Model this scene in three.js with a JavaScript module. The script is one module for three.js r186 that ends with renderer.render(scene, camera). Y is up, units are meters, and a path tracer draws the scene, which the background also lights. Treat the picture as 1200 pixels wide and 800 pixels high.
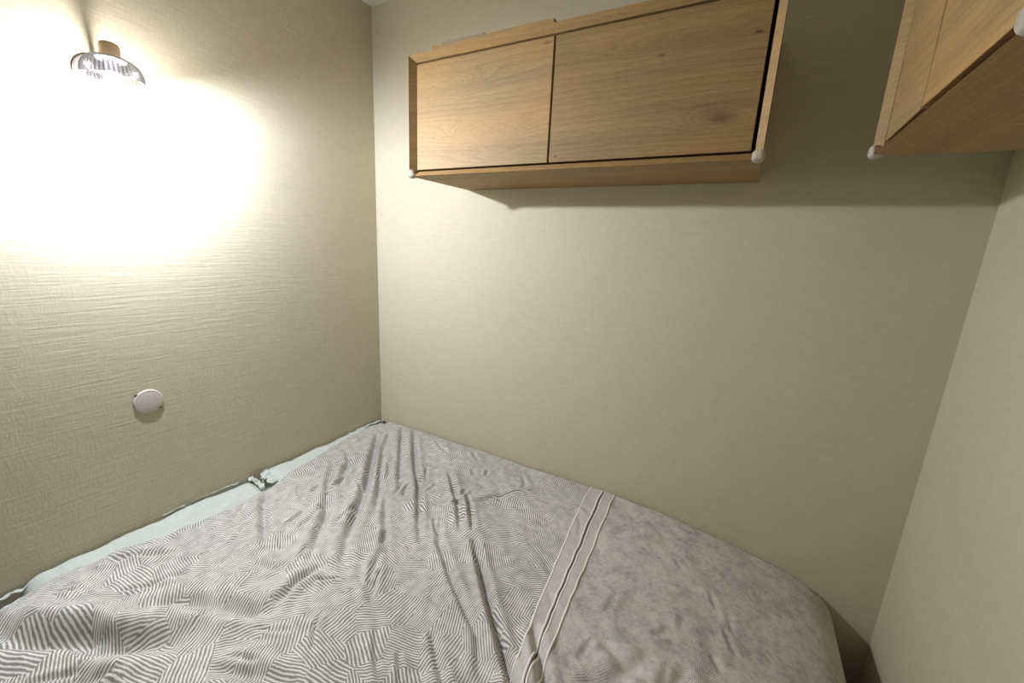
import * as THREE from 'three';
import { RoundedBoxGeometry } from 'three/addons/geometries/RoundedBoxGeometry.js';
import { ImprovedNoise } from 'three/addons/math/ImprovedNoise.js';
import { mergeGeometries, mergeVertices } from 'three/addons/utils/BufferGeometryUtils.js';
import { Brush, Evaluator, SUBTRACTION } from 'three-bvh-csg';

// ---------------------------------------------------------------- camera, exposure
const scene = new THREE.Scene();
scene.background = new THREE.Color(0x000000);
const renderer = new THREE.WebGLRenderer({ antialias: true });
renderer.toneMapping = THREE.LinearToneMapping;
renderer.toneMappingExposure = 1.0;
renderer.shadowMap.enabled = true;

const camera = new THREE.PerspectiveCamera(78.766, 1200 / 800, 0.02, 50);
{
  // room axes as the lens sees them (x to the right along the back wall, y up)
  const xr = new THREE.Vector3(906, -155, 487.27).normalize();
  const up = new THREE.Vector3(102, 2128, 487.27).normalize();
  const zb = new THREE.Vector3().crossVectors(xr, up).normalize();
  const m = new THREE.Matrix4().set(
    xr.x, xr.y, xr.z, 0, up.x, up.y, up.z, 0, zb.x, zb.y, zb.z, 0, 0, 0, 0, 1);
  camera.quaternion.setFromRotationMatrix(m);
  camera.position.set(0, 1.5, 0);
}
scene.add(camera);

// ---------------------------------------------------------------- helpers
const XL = -1.6, XR = 0.508, ZB = -1.5, ZF = 2.2, YC = 2.487;
let seed = 20240611;
const rnd = () => { seed = (seed * 1664525 + 1013904223) >>> 0; return seed / 4294967296; };
const noise3 = new ImprovedNoise();
const N = (x, y, z = 0) => noise3.noise(x + 31.7, y + 17.3, z + 5.1);
const clamp = (v, a = 0, b = 1) => Math.min(b, Math.max(a, v));
const sstep = (a, b, v) => { const t = clamp((v - a) / (b - a)); return t * t * (3 - 2 * t); };
const lerp = (a, b, t) => a + (b - a) * t;

function hash(i, j, k) { let h = (i * 374761393 + j * 668265263 + k * 2147483647) | 0; h = Math.imul(h ^ (h >>> 13), 1274126177); return ((h ^ (h >>> 16)) >>> 0) / 4294967296; }
function wnoise(x, y, px, py, k) { // value noise on a wrapped lattice px * py
  const xi = Math.floor(x), yi = Math.floor(y), fx = x - xi, fy = y - yi;
  const u = fx * fx * (3 - 2 * fx), v = fy * fy * (3 - 2 * fy);
  const m = (a, b) => ((a % b) + b) % b;
  const a = hash(m(xi, px), m(yi, py), k), b = hash(m(xi + 1, px), m(yi, py), k);
  const c = hash(m(xi, px), m(yi + 1, py), k), d = hash(m(xi + 1, px), m(yi + 1, py), k);
  return a + (b - a) * u + (c - a) * v + (a - b - c + d) * u * v;
}
function texture(w, h, fn, srgb) {
  const d = new Uint8Array(w * h * 4);
  for (let j = 0; j < h; j++) for (let i = 0; i < w; i++) {
    const c = fn(i / w, j / h), o = (j * w + i) * 4;
    if (typeof c === 'number') d[o] = d[o + 1] = d[o + 2] = clamp(c) * 255;
    else { d[o] = clamp(c[0]) * 255; d[o + 1] = clamp(c[1]) * 255; d[o + 2] = clamp(c[2]) * 255; }
    d[o + 3] = 255;
  }
  const t = new THREE.DataTexture(d, w, h, THREE.RGBAFormat);
  t.wrapS = t.wrapT = THREE.RepeatWrapping; t.magFilter = THREE.LinearFilter;
  t.minFilter = THREE.LinearMipmapLinearFilter; t.generateMipmaps = true;
  if (srgb) t.colorSpace = THREE.SRGBColorSpace;
  t.needsUpdate = true;
  return t;
}
const taken = {};
function numbered(n) { const k = taken[n] = (taken[n] ?? -1) + 1; return k ? `${n}_${String(k).padStart(3, '0')}` : n; }
function mesh(name, g, m, parent) {
  const o = new THREE.Mesh(g, m); o.name = name; o.castShadow = o.receiveShadow = true; parent.add(o); return o;
}
function thing(name, label, category, [x, y, z], group) {
  const o = new THREE.Group(); o.name = numbered(name); o.position.set(x, y, z); o.userData = { label, category };
  if (group) o.userData.group = group; scene.add(o); return o;
}
function boxUV(g, s = 1) { // uv in metres from position and face normal
  const q = g.index ? g.toNonIndexed() : g; q.computeVertexNormals();
  const p = q.attributes.position, n = q.attributes.normal, uv = new Float32Array(p.count * 2);
  for (let i = 0; i < p.count; i++) {
    const ax = Math.abs(n.getX(i)), ay = Math.abs(n.getY(i)), az = Math.abs(n.getZ(i));
    let u, v;
    if (az >= ax && az >= ay) { u = p.getX(i); v = p.getY(i); } else if (ay >= ax) { u = p.getX(i); v = p.getZ(i); } else { u = p.getZ(i); v = p.getY(i); }
    uv[2 * i] = u * s; uv[2 * i + 1] = v * s;
  }
  q.setAttribute('uv', new THREE.BufferAttribute(uv, 2));
  return q;
}
function hexa(v) { // eight corners: 0-3 one quad, 4-7 the facing quad
  const f = [[0, 1, 2, 3], [7, 6, 5, 4], [0, 4, 5, 1], [1, 5, 6, 2], [2, 6, 7, 3], [3, 7, 4, 0]];
  const c = v.reduce((a, b) => [a[0] + b[0] / 8, a[1] + b[1] / 8, a[2] + b[2] / 8], [0, 0, 0]);
  const out = [];
  for (const q of f) {
    const [A, B, C, D] = q.map(i => new THREE.Vector3(...v[i]));
    const n = new THREE.Vector3().crossVectors(B.clone().sub(A), C.clone().sub(A));
    const mid = A.clone().add(C).multiplyScalar(0.5).sub(new THREE.Vector3(...c));
    const o = n.dot(mid) > 0 ? [A, B, C, A, C, D] : [A, C, B, A, D, C];
    for (const k of o) out.push(k.x, k.y, k.z);
  }
  const g = new THREE.BufferGeometry();
  g.setAttribute('position', new THREE.Float32BufferAttribute(out, 3));
  return boxUV(g);
}
function box(x0, x1, y0, y1, z0, z1) { const g = new THREE.BoxGeometry(x1 - x0, y1 - y0, z1 - z0); g.translate((x0 + x1) / 2, (y0 + y1) / 2, (z0 + z1) / 2); return boxUV(g); }

// ---------------------------------------------------------------- room shell
const WT = 1.1; // metres one wallpaper tile covers
const paperBump = texture(2048, 2048, (u, v) => {
  const warp = wnoise(u * 10, v * 24, 10, 24, 3) * 1.0;
  const rows = 190, r = v * rows + warp;
  const thread = Math.pow(wnoise(u * 24, v * 300, 24, 300, 1), 1.3);
  const rib = wnoise(u * 9, r, 9, rows, 2);
  const cross = wnoise(u * 330, v * 90, 330, 90, 4);
  const grain = wnoise(u * 700, v * 700, 700, 700, 5);
  return 0.10 + 0.24 * rib + 0.30 * thread + 0.18 * cross + 0.16 * grain;
});
const paperColor = texture(1024, 1024, (u, v) => {
  const a = wnoise(u * 40, v * 220, 40, 220, 7), b = wnoise(u * 200, v * 60, 200, 60, 8), c = wnoise(u * 7, v * 7, 7, 7, 9);
  const k = 0.95 + 0.05 * (0.45 * a + 0.35 * b + 0.2 * c);
  return [0.776 * k, 0.745 * k, 0.642 * k];
}, true);
const paper = new THREE.MeshStandardMaterial({ map: paperColor, bumpMap: paperBump, bumpScale: 0.0008, roughness: 0.72 });
const ceilingMat = new THREE.MeshStandardMaterial({ color: 0xdcd8cf, roughness: 0.9 });
const floorMat = new THREE.MeshStandardMaterial({ color: 0x3a2c20, roughness: 0.6 });
function shell(name, x0, x1, y0, y1, z0, z1, m, label, s = 1 / WT) {
  const g = boxUV(new THREE.BoxGeometry(x1 - x0, y1 - y0, z1 - z0).translate((x0 + x1) / 2, (y0 + y1) / 2, (z0 + z1) / 2), s);
  const o = mesh(name, g, m, scene); o.userData = { kind: 'structure', label, category: name.split('_')[0] };
  return o;
}
const T = 0.1;
shell('wall_left', XL - T, XL, -T, YC + T, ZB - T, ZF + T, paper, 'beige textured wallpaper wall that carries the round lamp');
shell('wall_back', XL, XR, -T, YC + T, ZB - T, ZB, paper, 'beige textured wallpaper wall behind the bed, under the wide cabinet');
shell('wall_right', XR, XR + T, -T, YC + T, ZB - T, ZF + T, paper, 'beige textured wallpaper wall beyond the foot of the bed');
shell('wall_front', XL, XR, -T, YC + T, ZF, ZF + T, paper, 'beige wallpaper wall behind the viewer');
shell('floor', XL, XR, -T, 0, ZB, ZF, floorMat, 'dark floor in the gap beside the bed');
shell('ceiling', XL, XR, YC, YC + T, ZB, ZF, ceilingMat, 'pale ceiling above the beige walls');

// ---------------------------------------------------------------- wood
function oak(w, h, W, H, k, eyes, knots, dark = 0) { // W x H metres, grain along u
  return texture(w, h, (u, v) => {
    const x = u * W, y = v * H;
    let f = y * 62 + 1.9 * N(x * 1.3, y * 7, k) + 0.5 * N(x * 5, y * 26, k + 3);
    for (const [cx, cy, lx, ly, a] of eyes) { const dx = (x - cx) / lx, dy = (y - cy) / ly; f += a * Math.exp(-dx * dx - dy * dy); }
    const r = f - Math.floor(f), ring = Math.pow(r, 2.2) * (r > 0.93 ? (1 - r) / 0.07 : 1);
    const fib = N(x * 14, y * 420, k + 7), fib2 = N(x * 40, y * 1100, k + 9), blot = N(x * 3.2, y * 9, k + 11), band = N(x * 0.8, y * 24, k + 13);
    const pore = Math.max(0, N(x * 55, y * 1500, k + 15) - 0.28);
    let t = 1 - 0.08 * ring + 0.07 * fib + 0.06 * fib2 + 0.09 * blot + 0.09 * band - 0.45 * pore - dark;
    let red = 0;
    for (const [cx, cy, s, a] of knots) { const dx = (x - cx) / (s * 2.2), dy = (y - cy) / s; const e = Math.exp(-dx * dx - dy * dy); t -= a * e; red += e * 0.02; }
    return [t * 0.618 + red, t * (0.505 - 0.02 * blot), t * (0.322 - 0.03 * blot)];
  }, true);
}
function woodMat(map) { return new THREE.MeshStandardMaterial({ map, roughness: 0.62 }); }
const plankTex = oak(1024, 512, 1.2, 0.5, 2, [[0.3, 0.12, 0.25, 0.03, 2], [0.9, 0.33, 0.25, 0.03, 2]], []);
plankTex.repeat.set(1 / 1.2, 1 / 0.5);
const plank = woodMat(plankTex);
const guardMat = new THREE.MeshPhysicalMaterial({ color: 0xefe9dd, transmission: 0.66, thickness: 0.006, ior: 1.42, roughness: 0.18 });

const ev = new Evaluator();
function cornerGuard(w, sx) { // clear rubber cap round the lower front corner; sx = -1 left end, +1 right end
  const s = 0.029, a = new Brush(new RoundedBoxGeometry(s, s, s, 5, 0.0115)); a.updateMatrixWorld();
  const b = new Brush(new THREE.BoxGeometry(0.08, 0.08, 0.08));
  b.position.set(-sx * (0.04 - s / 2 + 0.0075), 0.04 - s / 2 + 0.0075, -(0.04 - s / 2 + 0.0075)); b.updateMatrixWorld();
  const r = ev.evaluate(a, b, SUBTRACTION); const g = r.geometry; g.clearGroups();
  // move so that the removed corner sits on the cabinet's corner
  g.translate(-sx * (s / 2 - 0.0073) + (sx > 0 ? w : 0), s / 2 - 0.0073, -(s / 2 - 0.0073));
  return g;
}
// a cabinet in its own frame: x 0..w, y 0..h, front edge at z = 0, back at z = -d
function cabinet(o, w, h, d, split, doors, b) {
  const t = 0.0165; // board thickness; b is the depth of the bevelled front edge
  const q = (pts) => pts;
  const B = -d;
  mesh('bottom_panel', hexa(q([[0, 0, B], [w, 0, B], [w, 0, 0], [0, 0, 0], [t, t, B], [w - t, t, B], [w - t, t, -b], [t, t, -b]])), plank, o);
  mesh('top_panel', hexa(q([[0, h, B], [w, h, B], [w, h, 0], [0, h, 0], [t, h - t, B], [w - t, h - t, B], [w - t, h - t, -b], [t, h - t, -b]])), plank, o);
  mesh('side_panel', hexa(q([[0, 0, B], [0, h, B], [0, h, 0], [0, 0, 0], [t, t, B], [t, h - t, B], [t, h - t, -b], [t, t, -b]])), plank, o);
  mesh('side_panel', hexa(q([[w, 0, B], [w, h, B], [w, h, 0], [w, 0, 0], [w - t, t, B], [w - t, h - t, B], [w - t, h - t, -b], [w - t, t, -b]])), plank, o);
  mesh('back_panel', box(t, w - t, t, h - t, B + 0.0005, B + 0.008), plank, o);
  doors.forEach((c, i) => {
    const x0 = i ? split + (c.slit ?? 0.003) : t + 0.001, x1 = i ? w - t - (c.gapR ?? 0.004) : split - (c.slit ?? 0.003);
    const dh = h - 2 * t - c.gapB - c.gapT, g = new RoundedBoxGeometry(x1 - x0, dh, 0.016, 2, 0.0012);
    const p = g.attributes.position, uv = g.attributes.uv;
    for (let k = 0; k < p.count; k++) uv.setXY(k, p.getX(k) / (x1 - x0) + 0.5, p.getY(k) / (h - 2 * t) + 0.5);
    const m = mesh('door', g, c.mat, o);
    m.position.set((x0 + x1) / 2, t + c.gapB + (h - 2 * t - c.gapB - c.gapT) / 2, -b - 0.0085);
    if (c.tilt) m.rotation.z = c.tilt;
    if (c.label) m.userData.label = c.label;
  });
  for (const sx of [-1, 1]) { const g = mesh('corner_guard', cornerGuard(w, sx), guardMat, o); g.userData.label = 'clear rubber guard on the lower corner'; }
}
{
  const w = 1.056, h = 0.369, d = 0.348;
  const c = thing('wall_cabinet', 'wide oak wall cabinet with two flat doors hung over the bed', 'cabinet', [-1.066, 1.719, ZB + d]);
  const left = oak(1024, 768, 0.49, 0.34, 21, [[0.1, 0.255, 0.13, 0.028, 7.5], [0.26, 0.11, 0.12, 0.024, 7.5], [0.42, 0.03, 0.2, 0.02, 3]], [[0.47, 0.32, 0.004, 0.3], [0.28, 0.06, 0.002, 0.25]], -0.02);
  const right = oak(1024, 768, 0.5, 0.34, 47, [[0.3, 0.27, 0.14, 0.02, 4], [0.42, 0.08, 0.07, 0.022, 5]], [[0.43, 0.085, 0.012, 0.22], [0.478, 0.255, 0.003, 0.5], [0.02, 0.02, 0.002, 0.4], [0.28, 0.24, 0.003, 0.3], [0.40, 0.10, 0.03, 0.09]], 0.08);  // same oak as the left door, darkened to paint in the lamp's falloff
  cabinet(c, w, h, d, 0.513, [
    { mat: woodMat(left), gapB: 0.006, gapT: 0.0055, label: 'narrower left door with two oval grain figures' },
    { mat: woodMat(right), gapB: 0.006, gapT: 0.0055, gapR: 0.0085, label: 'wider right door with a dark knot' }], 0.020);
  // on top of it
  const bd = thing('loose_board', 'thin oak board lying on top of the wide wall cabinet', 'board', [-0.965, 2.088, -1.193]);
  const bg = new RoundedBoxGeometry(0.415, 0.011, 0.07, 2, 0.001); bg.translate(0.2075, 0.0056, 0.006);
  mesh('board_plank', boxUV(bg), plank, bd);
  const sh = thing('thin_grey_strip', 'thin grey strip lying on the oak board above the cabinet', 'strip', [-0.935, 2.0993, -1.193]);
  const sg = new RoundedBoxGeometry(0.16, 0.006, 0.06, 2, 0.001); sg.translate(0.08, 0.0031, 0.008);
  mesh('strip_body', sg, new THREE.MeshStandardMaterial({ color: 0x8d8577, roughness: 0.8 }), sh);
}
{
  const w = 0.585, h = 0.369, d = 0.318;
  const c = thing('wall_cabinet', 'shorter oak wall cabinet on the right wall, seen from below', 'cabinet', [XR - d, 1.719, -1.186]);
  c.rotation.y = -Math.PI / 2;
  const a = oak(512, 768, 0.2, 0.34, 81, [], [], 0), b = oak(1024, 768, 0.36, 0.34, 93, [[0.2, 0.2, 0.2, 0.03, 2]], [], 0);
  cabinet(c, w, h, d, 0.222, [
    { mat: woodMat(a), gapB: 0.009, gapT: 0.003, slit: 0.004, tilt: 0.02, label: 'narrow door next to the wide cabinet' },
    { mat: woodMat(b), gapB: 0.013, gapT: 0.003, slit: 0.004, label: 'wider door cut by the picture edge' }], 0.014);
}

// ---------------------------------------------------------------- wall lamp
{
  const L = thing('wall_lamp', 'small lit wall lamp with ribbed grey glass shade and pale wooden cap', 'lamp', [XL, 1.861, -0.517]);
  const glass = new THREE.MeshPhysicalMaterial({ color: 0xffffff, vertexColors: true, roughness: 0.06, transmission: 1, thickness: 0, ior: 1.45, side: THREE.DoubleSide });
  const greyMetal = new THREE.MeshStandardMaterial({ color: 0x8f8d94, roughness: 0.35, metalness: 0.5 });
  const paleWood = new THREE.MeshStandardMaterial({ color: 0xcbb08c, roughness: 0.55 });
  const cx = 0.14; // centre of the shade, out from the wall
  const lathe = (p, n) => new THREE.LatheGeometry(p.map(q => new THREE.Vector2(...q)), n);
  const plate = lathe([[0, 0], [0.046, 0], [0.046, 0.008], [0.043, 0.0125], [0.034, 0.0145], [0, 0.015]], 48);
  plate.rotateZ(-Math.PI / 2); plate.translate(0.0005, 0.033, -0.012); mesh('wall_plate', plate, greyMetal, L);
  mesh('arm', new THREE.TubeGeometry(new THREE.CatmullRomCurve3([[0.012, 0.04, -0.012], [0.05, 0.056, -0.008], [0.1, 0.064, -0.002], [cx - 0.015, 0.066, 0]].map(p => new THREE.Vector3(...p))), 20, 0.0065, 12), greyMetal, L);
  const pr = [[0.0610, 0.000], [0.0614, 0.008], [0.0597, 0.020], [0.0545, 0.032], [0.0450, 0.042], [0.0320, 0.049], [0.0200, 0.0515], [0.0185, 0.0515], [0.0195, 0.0495], [0.0310, 0.0465], [0.0435, 0.0400], [0.0525, 0.0308], [0.0577, 0.0193], [0.0594, 0.008], [0.0592, 0.0005], [0.0610, 0.0]];
  const shade = lathe(pr, 264);
  { const p = shade.attributes.position, col = new Float32Array(p.count * 3);
    for (let i = 0; i < p.count; i++) {
      const x = p.getX(i), z = p.getZ(i), r = Math.hypot(x, z), a = Math.atan2(z, x), c = Math.cos(a * 44), k = 1 + 0.02 * c * sstep(0.02, 0.045, r);
      p.setX(i, x * k); p.setZ(i, z * k);
      const t = 0.39 - 0.11 * c * sstep(0.02, 0.045, r); col.set([t, t * 0.97, t * 0.92], i * 3);
    }
    shade.setAttribute('color', new THREE.BufferAttribute(col, 3)); shade.computeVertexNormals(); }
  shade.translate(cx, 0, 0); mesh('shade', shade, glass, L);
  const cap = lathe([[0, 0.049], [0.0185, 0.049], [0.0205, 0.055], [0.0205, 0.072], [0.0185, 0.079], [0.012, 0.0825], [0, 0.0835]], 40);
  cap.translate(cx, 0, 0); mesh('wooden_cap', cap, paleWood, L);
  const sock = lathe([[0, 0.012], [0.0125, 0.012], [0.014, 0.016], [0.014, 0.038], [0.030, 0.043], [0.030, 0.045], [0, 0.0478]], 32);
  sock.translate(cx, 0, 0); mesh('socket', sock, greyMetal, L);
  const bulb = lathe([[0, -0.037], [0.009, -0.0355], [0.0165, -0.030], [0.0205, -0.022], [0.0215, -0.013], [0.0195, -0.003], [0.0150, 0.006], [0.0120, 0.013], [0, 0.014]], 40);
  bulb.translate(cx, 0, 0);
  mesh('bulb', bulb, new THREE.MeshStandardMaterial({ color: 0xffffff, emissive: 0xfff8f0, emissiveIntensity: 14, roughness: 0.4 }), L);
  const light = new THREE.PointLight(new THREE.Color(0.96, 0.995, 1.15), 4.65, 0, 2);
  light.name = 'bulb_light'; light.position.set(cx, -0.014, 0); light.castShadow = true; light.shadow.radius = 0.8; light.shadow.mapSize.set(2048, 2048);
  L.add(light);
}
// ---------------------------------------------------------------- round cover on the left wall
{
  const c = thing('wall_cover', 'round off-white blanking cover on the left wall below the lamp', 'cover', [XL, 0.9665, -0.532]);
  const g = new THREE.LatheGeometry([[0, 0.0], [0.0385, 0], [0.0385, 0.003], [0.0372, 0.0052], [0.034, 0.0062], [0.0325, 0.0055], [0.031, 0.0062], [0.02, 0.0075], [0, 0.008]].map(p => new THREE.Vector2(...p)), 64);
  g.rotateZ(-Math.PI / 2); mesh('cover_disc', g, new THREE.MeshStandardMaterial({ color: 0xc2bcb2, roughness: 0.6 }), c);
  for (const [y, z] of [[0.027, 0.0275], [-0.029, -0.026]]) {
    const s = new RoundedBoxGeometry(0.004, 0.005, 0.009, 2, 0.001); s.translate(0.0025, y, z);
    mesh('notch_clip', s, new THREE.MeshStandardMaterial({ color: 0x3b352c, roughness: 0.8 }), c);
  }
}

// ---------------------------------------------------------------- bed
const mint = new THREE.MeshStandardMaterial({ color: 0xc8cfc4, roughness: 0.9, map: texture(512, 512, (u, v) => 0.93 + 0.07 * wnoise(u * 180, v * 180, 180, 180, 21), true) });
const FOOT = 0.3, NEAR = 0.06;
{
  const b = thing('bed_base', 'low bed base under the mattress, hidden by the bedding', 'bed', [XL + 0.02, 0, ZB + 0.02]);
  const wm = woodMat(plankTex);
  mesh('platform', boxUV(new RoundedBoxGeometry(1.84, 0.1, 1.46, 2, 0.01).translate(0.92, 0.17, 0.73)), wm, b);
  for (const x of [0.08, 1.76]) for (const z of [0.08, 1.38]) mesh('leg', box(x - 0.03, x + 0.03, 0, 0.12, z - 0.03, z + 0.03), wm, b);
  const m = thing('mattress', 'mattress in a mint green fitted sheet below the pillows', 'mattress', [XL + 0.02, 0.221, ZB + 0.02]);
  mesh('fitted_sheet', new RoundedBoxGeometry(1.84, 0.2, 1.46, 5, 0.04).translate(0.92, 0.1, 0.73), mint, m);
}
// pillows along the head
const PILLOWS = [];
const roundEdge = (d, w) => d >= w ? 1 : Math.sqrt(Math.max(0, 1 - Math.pow(1 - d / w, 2)));
function pillowShape(P, X, Z) { // height of the top and of the underside above the bed's mattress, at plan X, Z
  const { x0, x1, z0, z1, H, k } = P, x = X - (x0 + x1) / 2, z = Z - (z0 + z1) / 2;
  const dw = X - x0, dz = (z1 - z0) / 2 - Math.abs(z);
  const e = roundEdge(dw, 0.014) * roundEdge(x1 - X, 0.12) * roundEdge(dz, 0.045);
  const slope = 0.012 * sstep(0.02, 0.1, dw) + 0.055 * sstep(0.09, 0.2, dw);
  const wr = 0.009 * N(x * 9, z * 7, k) + 0.005 * N(x * 30, z * 14, k + 4) + 0.003 * N(x * 12, z * 50, k + 8);
  return [H * 0.3 + (H * 0.7 - slope) * e + wr * e, H * 0.3 * (1 - e) + 0.002];
}
function pillowTop(X, Z) {
  let t = -1;
  for (const P of PILLOWS) { const x = clamp(X, P.x0, P.x1), z = clamp(Z, P.z0, P.z1); if (Math.hypot(x - X, z - Z) < 0.012) t = Math.max(t, 0.423 + pillowShape(P, x, z)[0]); }
  return t;
}
function pillow(label, z0, z1, topH, k) {
  const x0 = XL + 0.004, x1 = -1.2, yb = 0.423, xc = (x0 + x1) / 2, zc = (z0 + z1) / 2, P = { x0, x1, z0, z1, H: topH - yb, k };
  PILLOWS.push(P);
  const o = thing('pillow', label, 'pillow', [xc, yb, zc], 'mint pillows at the head of the bed');
  const nu = 90, nv = 110, pos = [], idx = [];
  for (let s = 0; s < 2; s++) for (let j = 0; j <= nv; j++) for (let i = 0; i <= nu; i++) {
    const u = Math.sin((i / nu - 0.5) * Math.PI), v = Math.sin((j / nv - 0.5) * Math.PI);
    const x = u * (x1 - x0) / 2, z = v * (z1 - z0) / 2;
    pos.push(x, pillowShape(P, x + xc, z + zc)[s], z);
  }
  const st = (nu + 1) * (nv + 1);
  for (let s = 0; s < 2; s++) for (let j = 0; j < nv; j++) for (let i = 0; i < nu; i++) {
    const a = s * st + j * (nu + 1) + i, b = a + 1, c = a + nu + 1, d = c + 1;
    if (s) idx.push(a, b, c, b, d, c); else idx.push(a, c, b, b, c, d);
  }
  let g = new THREE.BufferGeometry(); g.setAttribute('position', new THREE.Float32BufferAttribute(pos, 3)); g.setIndex(idx);
  g = mergeVertices(g, 1e-5); g.computeVertexNormals();
  { const p = g.attributes.position, uv = new Float32Array(p.count * 2); for (let i = 0; i < p.count; i++) { uv[2 * i] = p.getX(i) * 4; uv[2 * i + 1] = p.getZ(i) * 4; } g.setAttribute('uv', new THREE.BufferAttribute(uv, 2)); }
  mesh('pillowcase', g, mint, o);
  return o;
}
function ribbon(pts, wdir, w, name, parent, k, wave = 0.006) { // a crumpled strip of hem, with thickness
  const cur = new THREE.CatmullRomCurve3(pts.map(p => new THREE.Vector3(...p))), n = 60, m = 6, pos = [], idx = [];
  for (let s = 0; s < 2; s++) for (let i = 0; i <= n; i++) for (let j = 0; j <= m; j++) {
    const c = cur.getPoint(i / n), f = j / m, ww = w * (0.7 + 0.5 * (0.5 + N(i * 0.17, k)));
    const th = (s ? -0.0016 : 0.0016);
    pos.push(c.x + wdir[0] * ww * f + wave * N(i * 0.16, j * 0.35, k) + th * wdir[1], c.y + wdir[1] * ww * f + wave * N(i * 0.15, j * 0.3, k + 3) + th * (wdir[0] + Math.abs(wdir[2])), c.z + wdir[2] * ww * f);
  }
  const st = (n + 1) * (m + 1);
  for (let s = 0; s < 2; s++) for (let i = 0; i < n; i++) for (let j = 0; j < m; j++) { const a = s * st + i * (m + 1) + j, b = a + 1, c = a + m + 1, d = c + 1; if (s) idx.push(a, b, c, b, d, c); else idx.push(a, c, b, b, c, d); }
  const rim = []; for (let i = 0; i <= n; i++) rim.push(i * (m + 1) + m); for (let j = m; j >= 0; j--) rim.push(n * (m + 1) + j); for (let i = n; i >= 0; i--) rim.push(i * (m + 1)); for (let j = 0; j <= m; j++) rim.push(j);
  for (let i = 0; i + 1 < rim.length; i++) { const a = rim[i], b = rim[i + 1]; idx.push(a, b, st + a, b, st + b, st + a); }
  const g = new THREE.BufferGeometry(); g.setAttribute('position', new THREE.Float32BufferAttribute(pos, 3)); g.setIndex(idx); g.computeVertexNormals();
  g.setAttribute('uv', new THREE.Float32BufferAttribute(new Float32Array(pos.length / 3 * 2), 2));
  const inv = parent.position; g.translate(-inv.x, -inv.y, -inv.z);
  return mesh(name, g, mint, parent);
}
{
  const p1 = pillow('mint green pillow at the back corner with a folded hem', -1.494, -0.836, 0.566, 3);
  ribbon([[-1.594, 0.560, -1.492], [-1.585, 0.570, -1.44], [-1.592, 0.566, -1.36], [-1.597, 0.558, -1.28]], [0.95, 0.25, 0], 0.026, 'folded_hem', p1, 9);
  ribbon([[-1.594, 0.558, -0.90], [-1.575, 0.570, -0.868], [-1.54, 0.562, -0.862], [-1.50, 0.553, -0.868]], [0.1, -0.05, 0.95], 0.034, 'crumpled_hem', p1, 12, 0.009);
  const p2 = pillow('mint green pillow nearer the viewer, lower and smoother', -0.826, -0.185, 0.556, 6);
  ribbon([[-1.594, 0.556, -0.80], [-1.57, 0.566, -0.79], [-1.54, 0.556, -0.80], [-1.495, 0.552, -0.79]], [0.1, 0.1, -0.55], 0.03, 'crumpled_hem', p2, 17, 0.009);
  ribbon([[-1.597, 0.552, -0.82], [-1.594, 0.562, -0.70], [-1.597, 0.556, -0.52]], [0.6, 0.6, 0], 0.014, 'hem', p2, 5);
  ribbon([[-1.592, 0.535, -0.225], [-1.585, 0.535, -0.15], [-1.58, 0.53, -0.05]], [0.8, 0.2, 0], 0.028, 'hem', p2, 25);
  ribbon([[-1.552, 0.53, -0.20], [-1.54, 0.525, -0.13], [-1.51, 0.52, -0.06]], [0.8, 0.3, 0], 0.022, 'hem', p2, 28);
}

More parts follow.
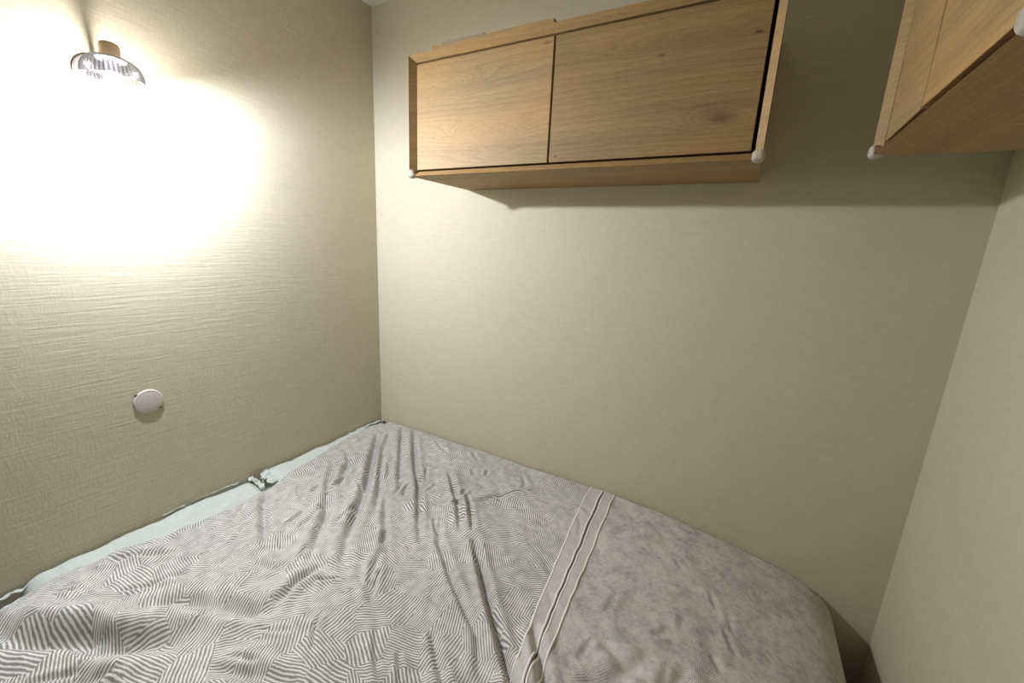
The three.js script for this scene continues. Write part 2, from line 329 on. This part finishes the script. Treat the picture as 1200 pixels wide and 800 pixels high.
// ---- duvet
// folds in bed plan coordinates (x, z): points, depth, half width
const FOLDS = [
  [[[-1.47, -1.36], [-1.418, -1.30], [-1.153, -0.995], [-0.991, -0.778], [-0.90, -0.68]], 0.022, 0.017],
  [[[-1.40, -1.36], [-1.30, -1.22], [-1.10, -1.01], [-1.0, -0.9]], 0.013, 0.013],
  [[[-1.42, -1.06], [-1.309, -0.949], [-1.127, -0.799], [-1.045, -0.701], [-0.985, -0.64]], 0.018, 0.016],
  [[[-1.45, -1.15], [-1.35, -1.08], [-1.24, -0.94]], 0.013, 0.014],
  [[[-1.46, -0.80], [-1.379, -0.733], [-1.145, -0.601]], 0.015, 0.015],
  [[[-1.346, -1.479], [-1.24, -1.36], [-1.088, -1.2], [-1.011, -1.133], [-0.865, -0.97], [-0.77, -0.87]], 0.017, 0.013],
  [[[-1.40, -1.45], [-1.272, -1.306], [-1.032, -1.048]], 0.014, 0.013],
  [[[-0.95, -1.25], [-0.84, -1.14], [-0.806, -1.111], [-0.70, -0.986]], 0.015, 0.011],
  [[[-0.79, -1.15], [-0.745, -1.10], [-0.66, -1.0]], 0.014, 0.010],
  [[[-1.07, -1.01], [-0.907, -0.853], [-0.82, -0.78]], 0.008, 0.012],
  [[[-0.80, -1.0], [-0.725, -0.907], [-0.58, -0.791], [-0.44, -0.70], [-0.38, -0.62]], 0.013, 0.012],
  [[[-0.64, -0.98], [-0.597, -0.93], [-0.49, -0.816], [-0.38, -0.709], [-0.315, -0.648], [-0.25, -0.55]], 0.024, 0.013],
  [[[-0.77, -1.09], [-0.744, -1.126], [-0.694, -1.224], [-0.60, -1.33], [-0.52, -1.40]], 0.010, 0.013],
  [[[-1.45, -0.11], [-1.368, -0.127], [-1.308, -0.146], [-1.212, -0.213], [-1.099, -0.263], [-1.0, -0.33]], 0.036, 0.03, 0.8],
  [[[-1.22, -0.33], [-1.10, -0.40], [-0.985, -0.44], [-0.91, -0.49]], 0.022, 0.024],
  [[[-0.93, -0.50], [-0.94, -0.57], [-0.93, -0.63]], 0.016, 0.014],
  [[[-0.89, -0.33], [-0.80, -0.37], [-0.70, -0.40]], 0.016, 0.02],
  [[[-1.50, -0.33], [-1.44, -0.36], [-1.36, -0.47]], 0.012, 0.014],
  [[[-0.34, -0.80], [-0.29, -0.735], [-0.24, -0.66], [-0.19, -0.58]], 0.020, 0.015],
  [[[-0.20, -0.87], [-0.12, -0.83], [-0.05, -0.83]], 0.009, 0.02],
  [[[-0.20, -0.72], [-0.12, -0.78], [-0.06, -0.90]], 0.008, 0.02],
  [[[-0.02, -0.80], [0.02, -0.92]], 0.007, 0.018],
  [[[-0.86, -0.80], [-0.80, -0.70], [-0.72, -0.62]], 0.008, 0.012],
  [[[-0.55, -0.66], [-0.48, -0.60], [-0.40, -0.54]], 0.012, 0.012],
];
for (let i = 0; i < 110; i++) { // many short creases
  const x = lerp(-1.45, 0.1, rnd()), z = lerp(-1.45, -0.1, rnd()), foot = x > -0.25, nearBand = x > -0.5 && x < -0.2, left = x < -0.85 && z > -0.6;
  const a = (left ? -0.45 : 0.72) + (rnd() - 0.5) * (foot ? 3 : 1.3), L = lerp(0.05, 0.15, rnd()) * (foot ? 0.7 : 1), bend = (rnd() - 0.5) * 0.7;
  const m = [x + Math.cos(a) * L / 2, z + Math.sin(a) * L / 2];
  FOLDS.push([[[x, z], m, [m[0] + Math.cos(a + bend) * L / 2, m[1] + Math.sin(a + bend) * L / 2]], lerp(0.004, 0.009, rnd()) * (nearBand ? 0.3 : foot ? 0.6 : 1), lerp(0.006, 0.011, rnd())]);
}
for (const f of FOLDS) { const xs = f[0].map(p => p[0]), zs = f[0].map(p => p[1]), m = f[2] * 6; f.box = [Math.min(...xs) - m, Math.max(...xs) + m, Math.min(...zs) - m, Math.max(...zs) + m]; }
function foldHeight(x, z) {
  let h = 0;
  for (const F of FOLDS) {
    if (x < F.box[0] || x > F.box[1] || z < F.box[2] || z > F.box[3]) continue;
    const [pts, a, w, back = 0.35] = F;
    let best = 1e9, sd = 0, tt = 0;
    let len = 0, tot = 0;
    for (let i = 0; i + 1 < pts.length; i++) tot += Math.hypot(pts[i + 1][0] - pts[i][0], pts[i + 1][1] - pts[i][1]);
    for (let i = 0; i + 1 < pts.length; i++) {
      const ax = pts[i][0], az = pts[i][1], dx = pts[i + 1][0] - ax, dz = pts[i + 1][1] - az, L = Math.hypot(dx, dz);
      const t = clamp(((x - ax) * dx + (z - az) * dz) / (L * L)), ex = x - ax - dx * t, ez = z - az - dz * t, d = Math.hypot(ex, ez);
      if (d < best) { best = d; sd = (dx * ez - dz * ex) >= 0 ? d : -d; tt = (len + L * t) / tot; }
      len += L;
    }
    if (best > w * 6) continue;
    const fade = Math.sqrt(clamp(tt * 4) * clamp((1 - tt) * 4) + 1e-6);
    const q = sd / w;
    h += 1.3 * a * fade * (-0.75 * Math.exp(-q * q * 1.6) + 0.55 * Math.exp(-Math.pow(q - 1.6, 2) * 0.8) + back * Math.exp(-Math.pow(q + 1.7, 2) * 0.6));
  }
  return h;
}
function polyAt(pts, z) { // pts sorted by z descending: [x, z]
  for (let i = 0; i + 1 < pts.length; i++) if (z <= pts[i][1] && z >= pts[i + 1][1]) { const t = (z - pts[i][1]) / (pts[i + 1][1] - pts[i][1]); const s = t; return lerp(pts[i][0], pts[i + 1][0], s); }
  return z > pts[0][1] ? pts[0][0] : pts[pts.length - 1][0];
}
const HEAD = [[-1.38, 0.3], [-1.44, -0.10], [-1.512, -0.192], [-1.528, -0.248], [-1.509, -0.318], [-1.482, -0.457], [-1.46, -0.585], [-1.462, -0.786], [-1.511, -0.999], [-1.540, -1.2], [-1.548, -1.359], [-1.541, -1.444], [-1.526, -1.6]];
const smoothPoly = (pts, z) => (polyAt(pts, z - 0.03) + polyAt(pts, z) + polyAt(pts, z + 0.03)) / 3;
const headAt = (z) => smoothPoly(HEAD, z) + 0.006 * N(z * 18, 2) ;
const B0 = [[-0.20, 0.2], [-0.262, -0.35], [-0.318, -0.643], [-0.358, -0.903], [-0.395, -1.2], [-0.428, -1.6]];
const B1 = [[-0.13, 0.2], [-0.20, -0.35], [-0.262, -0.659], [-0.286, -0.902], [-0.305, -1.2], [-0.332, -1.6]];
const b0At = (z) => smoothPoly(B0, z) + 0.004 * N(z * 14, 7), b1At = (z) => smoothPoly(B1, z) + 0.004 * N(z * 14, 7.3);
// profile over the foot: x, height
const FOOTP = new THREE.CatmullRomCurve3([[-0.45, 0.576], [-0.33, 0.574], [-0.15, 0.562], [0.0, 0.545], [0.15, 0.521], [0.27, 0.494], [0.342, 0.463], [0.388, 0.415], [0.409, 0.345], [0.415, 0.25], [0.417, 0.12], [0.418, 0.03]].map(p => new THREE.Vector3(p[0], p[1], 0)), false, 'centripetal');
const FP = FOOTP.getSpacedPoints(600), FL = FOOTP.getLength();
function profile(p) { // p = distance along the bed from the head side; plain x until -0.45
  if (p <= -0.45) return [p, 0.576, 1];
  const f = clamp((p + 0.45) / FL) * 600, i = Math.min(599, Math.floor(f)), t = f - i;
  return [lerp(FP[i].x, FP[i + 1].x, t), lerp(FP[i].y, FP[i + 1].y, t), 1];
}
const PMAX = -0.45 + FL;
function sideways(q) { // q from -0.03 (tucked at the back wall) to beyond the near edge
  if (q < 0.02) { const a = (0.02 - q) / 0.024; return [ZB + 0.004 + 0.024 * (1 - Math.sin(Math.min(a, Math.PI / 2))) + 0.0, -0.024 * (1 - Math.cos(Math.min(a, Math.PI / 2))) - Math.max(0, a - Math.PI / 2) * 0.024]; }
  const z = ZB + 0.028 + (q - 0.02), zr = -0.02, R = 0.1;
  if (z < zr) return [z, 0];
  const a = (z - zr) / R; if (a < Math.PI / 2) return [zr + R * Math.sin(a), -R * (1 - Math.cos(a))];
  return [zr + R, -R - (z - zr - R * Math.PI / 2)];
}
const QMAX = 0.02 + (-0.02 + 1.472) + 0.157 + 0.36;
function surf(p, q, extra = 0) {
  const [x, y0] = profile(p); const [z, dz] = sideways(q);
  const flatX = 1 - sstep(0.12, 0.36, p), flatZ = sstep(-0.03, 0.06, q) * (1 - sstep(1.45, 1.6, q));
  const head = headAt(z), e = p - head;
  // cloth relief
  let h = 0;
  const k = Math.max(0.12, flatX);
  const dir = (x * 0.74 + z * 0.67), acr = (-x * 0.67 + z * 0.74);
  const rump = 1 - sstep(-0.75, -0.2, x);
  h += 0.016 * N(x * 3.1, z * 3.1, 1) * (0.4 + 0.6 * rump) + 0.010 * N(dir * 3, acr * 9, 2) * rump + 0.0045 * N(dir * 7, acr * 26, 3) * (0.35 + 0.65 * rump);
  h += 0.0022 * N(x * 34, z * 34, 4) * (0.6 + 0.4 * rump) + 0.004 * N(x * 13, z * 13, 6);
  const lf = sstep(-0.8, -1.0, x) * sstep(-0.75, -0.55, z); // rumpled front left
  h += lf * (0.016 * N(x * 4 + z * 2, z * 10, 8) + 0.006 * N(x * 9, z * 22, 9));
  h += foldHeight(x, z) * flatX;
  h += 0.006 * (1 - rump) * (Math.abs(N(x * 7, z * 7, 12)) * 1.6 - 0.3) * sstep(-1.2, -0.8, z);
  // band: a recessed groove between the two tapes
  const s = (p - b0At(z)) / (b1At(z) - b0At(z));
  if (s > -0.1 && s < 1.1) h += -0.006 * Math.exp(-Math.pow((s - 0.56) / 0.06, 2)) + 0.002 * sstep(-0.02, 0.03, s) * (1 - sstep(0.97, 1.02, s));
  // rounded head edge: the quilt thins and turns under
  const E = 0.05; let drop = 0;
  if (e < E && e >= 0) { const t = 1 - e / E; drop = -0.016 * t * t * t; h *= 1 - 0.5 * t; }
  let xo = 0; if (e < 0) { const t = -e / 0.03; xo = -e - 0.009 * Math.sin(Math.PI * 0.75 * t); drop = -0.016 - 0.018 * t; h *= 1 - t; }
  const y = y0 + h * flatZ * k + dz + drop + extra;
  return [x + xo, Math.max(y, 0.02, pillowTop(x + xo, z) + 0.004 + Math.max(0, extra)), z];
}
// printed cotton: patches of brushed stripes
function patches(sz, W, cell, pitch, light, darkc, duty, soft, k, grey) {
  const n = Math.round(W / cell);
  const cells = [];
  for (let j = 0; j < n; j++) for (let i = 0; i < n; i++) { const a = hash(i, j, k) * Math.PI; cells.push([i + 0.08 + 0.84 * hash(i, j, k + 1), j + 0.08 + 0.84 * hash(i, j, k + 2), Math.cos(a), Math.sin(a), pitch * (0.82 + 0.4 * hash(i, j, k + 3)), hash(i, j, k + 4)]); }
  return texture(sz, sz, (u, v) => {
    const x = u * n, y = v * n, xi = Math.floor(x), yi = Math.floor(y);
    let d1 = 9, d2 = 9, c = null;
    for (let a = -1; a <= 1; a++) for (let b = -1; b <= 1; b++) {
      const ci = xi + a, cj = yi + b, cc = cells[((cj % n + n) % n) * n + ((ci % n + n) % n)];
      const px = cc[0] + (ci - (ci % n + n) % n), py = cc[1] + (cj - (cj % n + n) % n);
      const d = Math.hypot(x - px, y - py);
      if (d < d1) { d2 = d1; d1 = d; c = cc; } else if (d < d2) d2 = d;
    }
    const X = u * W, Y = v * W;
    const wob = 0.34 * N(X * 22, Y * 22, k) + 0.12 * N(X * 110, Y * 110, k + 2);
    const s = (X * c[2] + Y * c[3]) / c[4] + wob + c[5];
    const f = Math.abs(s - Math.floor(s) - 0.5) * 2;
    const dd = duty + 0.22 * N(X * 40, Y * 40, k + 5) + 0.16 * N(X * 2.6, Y * 2.6, k + 8);
    let ink = sstep(dd - soft, dd + soft, 1 - f) ;
    ink = 1 - ink; ink = 1 - ink;
    const fibre = 0.95 + 0.05 * wnoise(u * 600, v * 600, 600, 600, k);
    const g = grey ? grey(X, Y) : 0;
    ink = clamp(ink * (1 - (grey ? 0.35 : 0)) + g);
    return [0, 1, 2].map(m => lerp(light[m], darkc[m], ink) * fibre);
  }, true);
}
const stripeTex = patches(2048, 1.7, 0.080, 0.0069, [0.885, 0.875, 0.84], [0.53, 0.53, 0.505], 0.46, 0.2, 101);
const mottleTex = patches(2048, 1.7, 0.034, 0.0042, [0.83, 0.815, 0.775], [0.58, 0.575, 0.545], 0.5, 0.3, 151, (X, Y) => 0.35 * N(X * 26, Y * 26, 3) + 0.35 * N(X * 75, Y * 75, 5) + 0.3 * N(X * 9, Y * 9, 4) + (Math.abs(N(X * 60, Y * 60, 9)) < 0.03 && N(X * 30, Y * 30, 11) > 0.1 ? 0.45 : 0));
const tapeTex = texture(512, 512, (u, v) => { const k = 0.93 + 0.05 * wnoise(u * 200, v * 200, 200, 200, 33) + 0.04 * wnoise(u * 60, v * 60, 60, 60, 34); return [0.775 * k, 0.765 * k, 0.735 * k]; }, true);
const clothBump = texture(512, 512, (u, v) => 0.5 * wnoise(u * 128, v * 128, 128, 128, 41) + 0.5 * wnoise(u * 30, v * 30, 30, 30, 42));
clothBump.repeat.set(6, 6);
const cotton = (map) => new THREE.MeshStandardMaterial({ map, bumpMap: clothBump, bumpScale: 0.0006, roughness: 0.95 });
const stripeMat = cotton(stripeTex), mottleMat = cotton(mottleTex), tapeMat = cotton(tapeTex);
const pipeMat = new THREE.MeshStandardMaterial({ color: 0xf1eee4, roughness: 0.9 });
const grooveShadeMat = new THREE.MeshStandardMaterial({ color: 0x7d7d78, roughness: 0.95 });  // dark grey that stands in for shade inside the band's groove

const duvet = thing('duvet', 'rumpled duvet printed with striped patches, grey mottled towards the foot', 'duvet', [0, 0, 0]);
function sheetMesh(pa, pb, nu, nv, mat, name, hem) {
  const pos = [], uv = [], idx = [];
  for (let j = 0; j <= nv; j++) {
    const q = lerp(-0.045, QMAX, j / nv), z = sideways(q)[0];
    const a = pa(z), b = pb(z);
    for (let i = 0; i <= nu; i++) {
      const p = lerp(a, b, i / nu);
      pos.push(...surf(p, q)); uv.push((p + 1.6) / 1.7, (q + 0.05) / 1.7);
    }
  }
  const W = nu + 1;
  for (let j = 0; j < nv; j++) for (let i = 0; i < nu; i++) { const a = j * W + i; idx.push(a, a + W, a + 1, a + 1, a + W, a + W + 1); }
  const g = new THREE.BufferGeometry();
  g.setAttribute('position', new THREE.Float32BufferAttribute(pos, 3)); g.setAttribute('uv', new THREE.Float32BufferAttribute(uv, 2));
  g.setIndex(idx); g.computeVertexNormals();
  return mesh(name, g, mat, duvet);
}
const sp = sheetMesh(z => headAt(z) - 0.03, b0At, 340, 460, stripeMat, 'striped_panel'); sp.userData.label = 'off-white panel printed with patches of grey stripes';
const bandObj = sheetMesh(b0At, b1At, 30, 460, tapeMat, 'border_band'); bandObj.userData.label = 'plain grey border band edged in white piping';
const fp = sheetMesh(b1At, () => PMAX, 190, 460, mottleMat, 'foot_panel'); fp.userData.label = 'grey mottled panel over the foot of the bed';
{
  for (const s of [0.0, 0.49, 0.63, 1.0]) {
    const pts = []; for (let j = 0; j <= 150; j++) { const q = lerp(-0.02, 1.7, j / 150), z = sideways(q)[0]; const [x, y, zz] = surf(lerp(b0At(z), b1At(z), s), q, 0.0006); pts.push(new THREE.Vector3(x, y, zz)); }
    mesh('piping', new THREE.TubeGeometry(new THREE.CatmullRomCurve3(pts), 400, 0.0028, 6), pipeMat, bandObj).userData.label = 'thin white piping';
  }
  const pos = [], idx = [], n = 460, w = 4; // dark sheet that paints in the shade of the groove
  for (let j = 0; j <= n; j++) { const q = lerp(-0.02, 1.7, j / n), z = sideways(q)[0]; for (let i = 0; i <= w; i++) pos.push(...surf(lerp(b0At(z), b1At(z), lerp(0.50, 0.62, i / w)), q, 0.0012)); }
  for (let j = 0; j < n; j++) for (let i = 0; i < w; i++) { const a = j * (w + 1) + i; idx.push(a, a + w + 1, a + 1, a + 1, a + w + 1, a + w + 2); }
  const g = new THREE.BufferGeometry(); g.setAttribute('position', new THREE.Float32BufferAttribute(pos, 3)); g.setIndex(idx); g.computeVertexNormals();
  mesh('groove_shade', g, grooveShadeMat, bandObj).userData.label = 'narrow dark grey strip painting in the shade of the groove';
}

renderer.render(scene, camera);
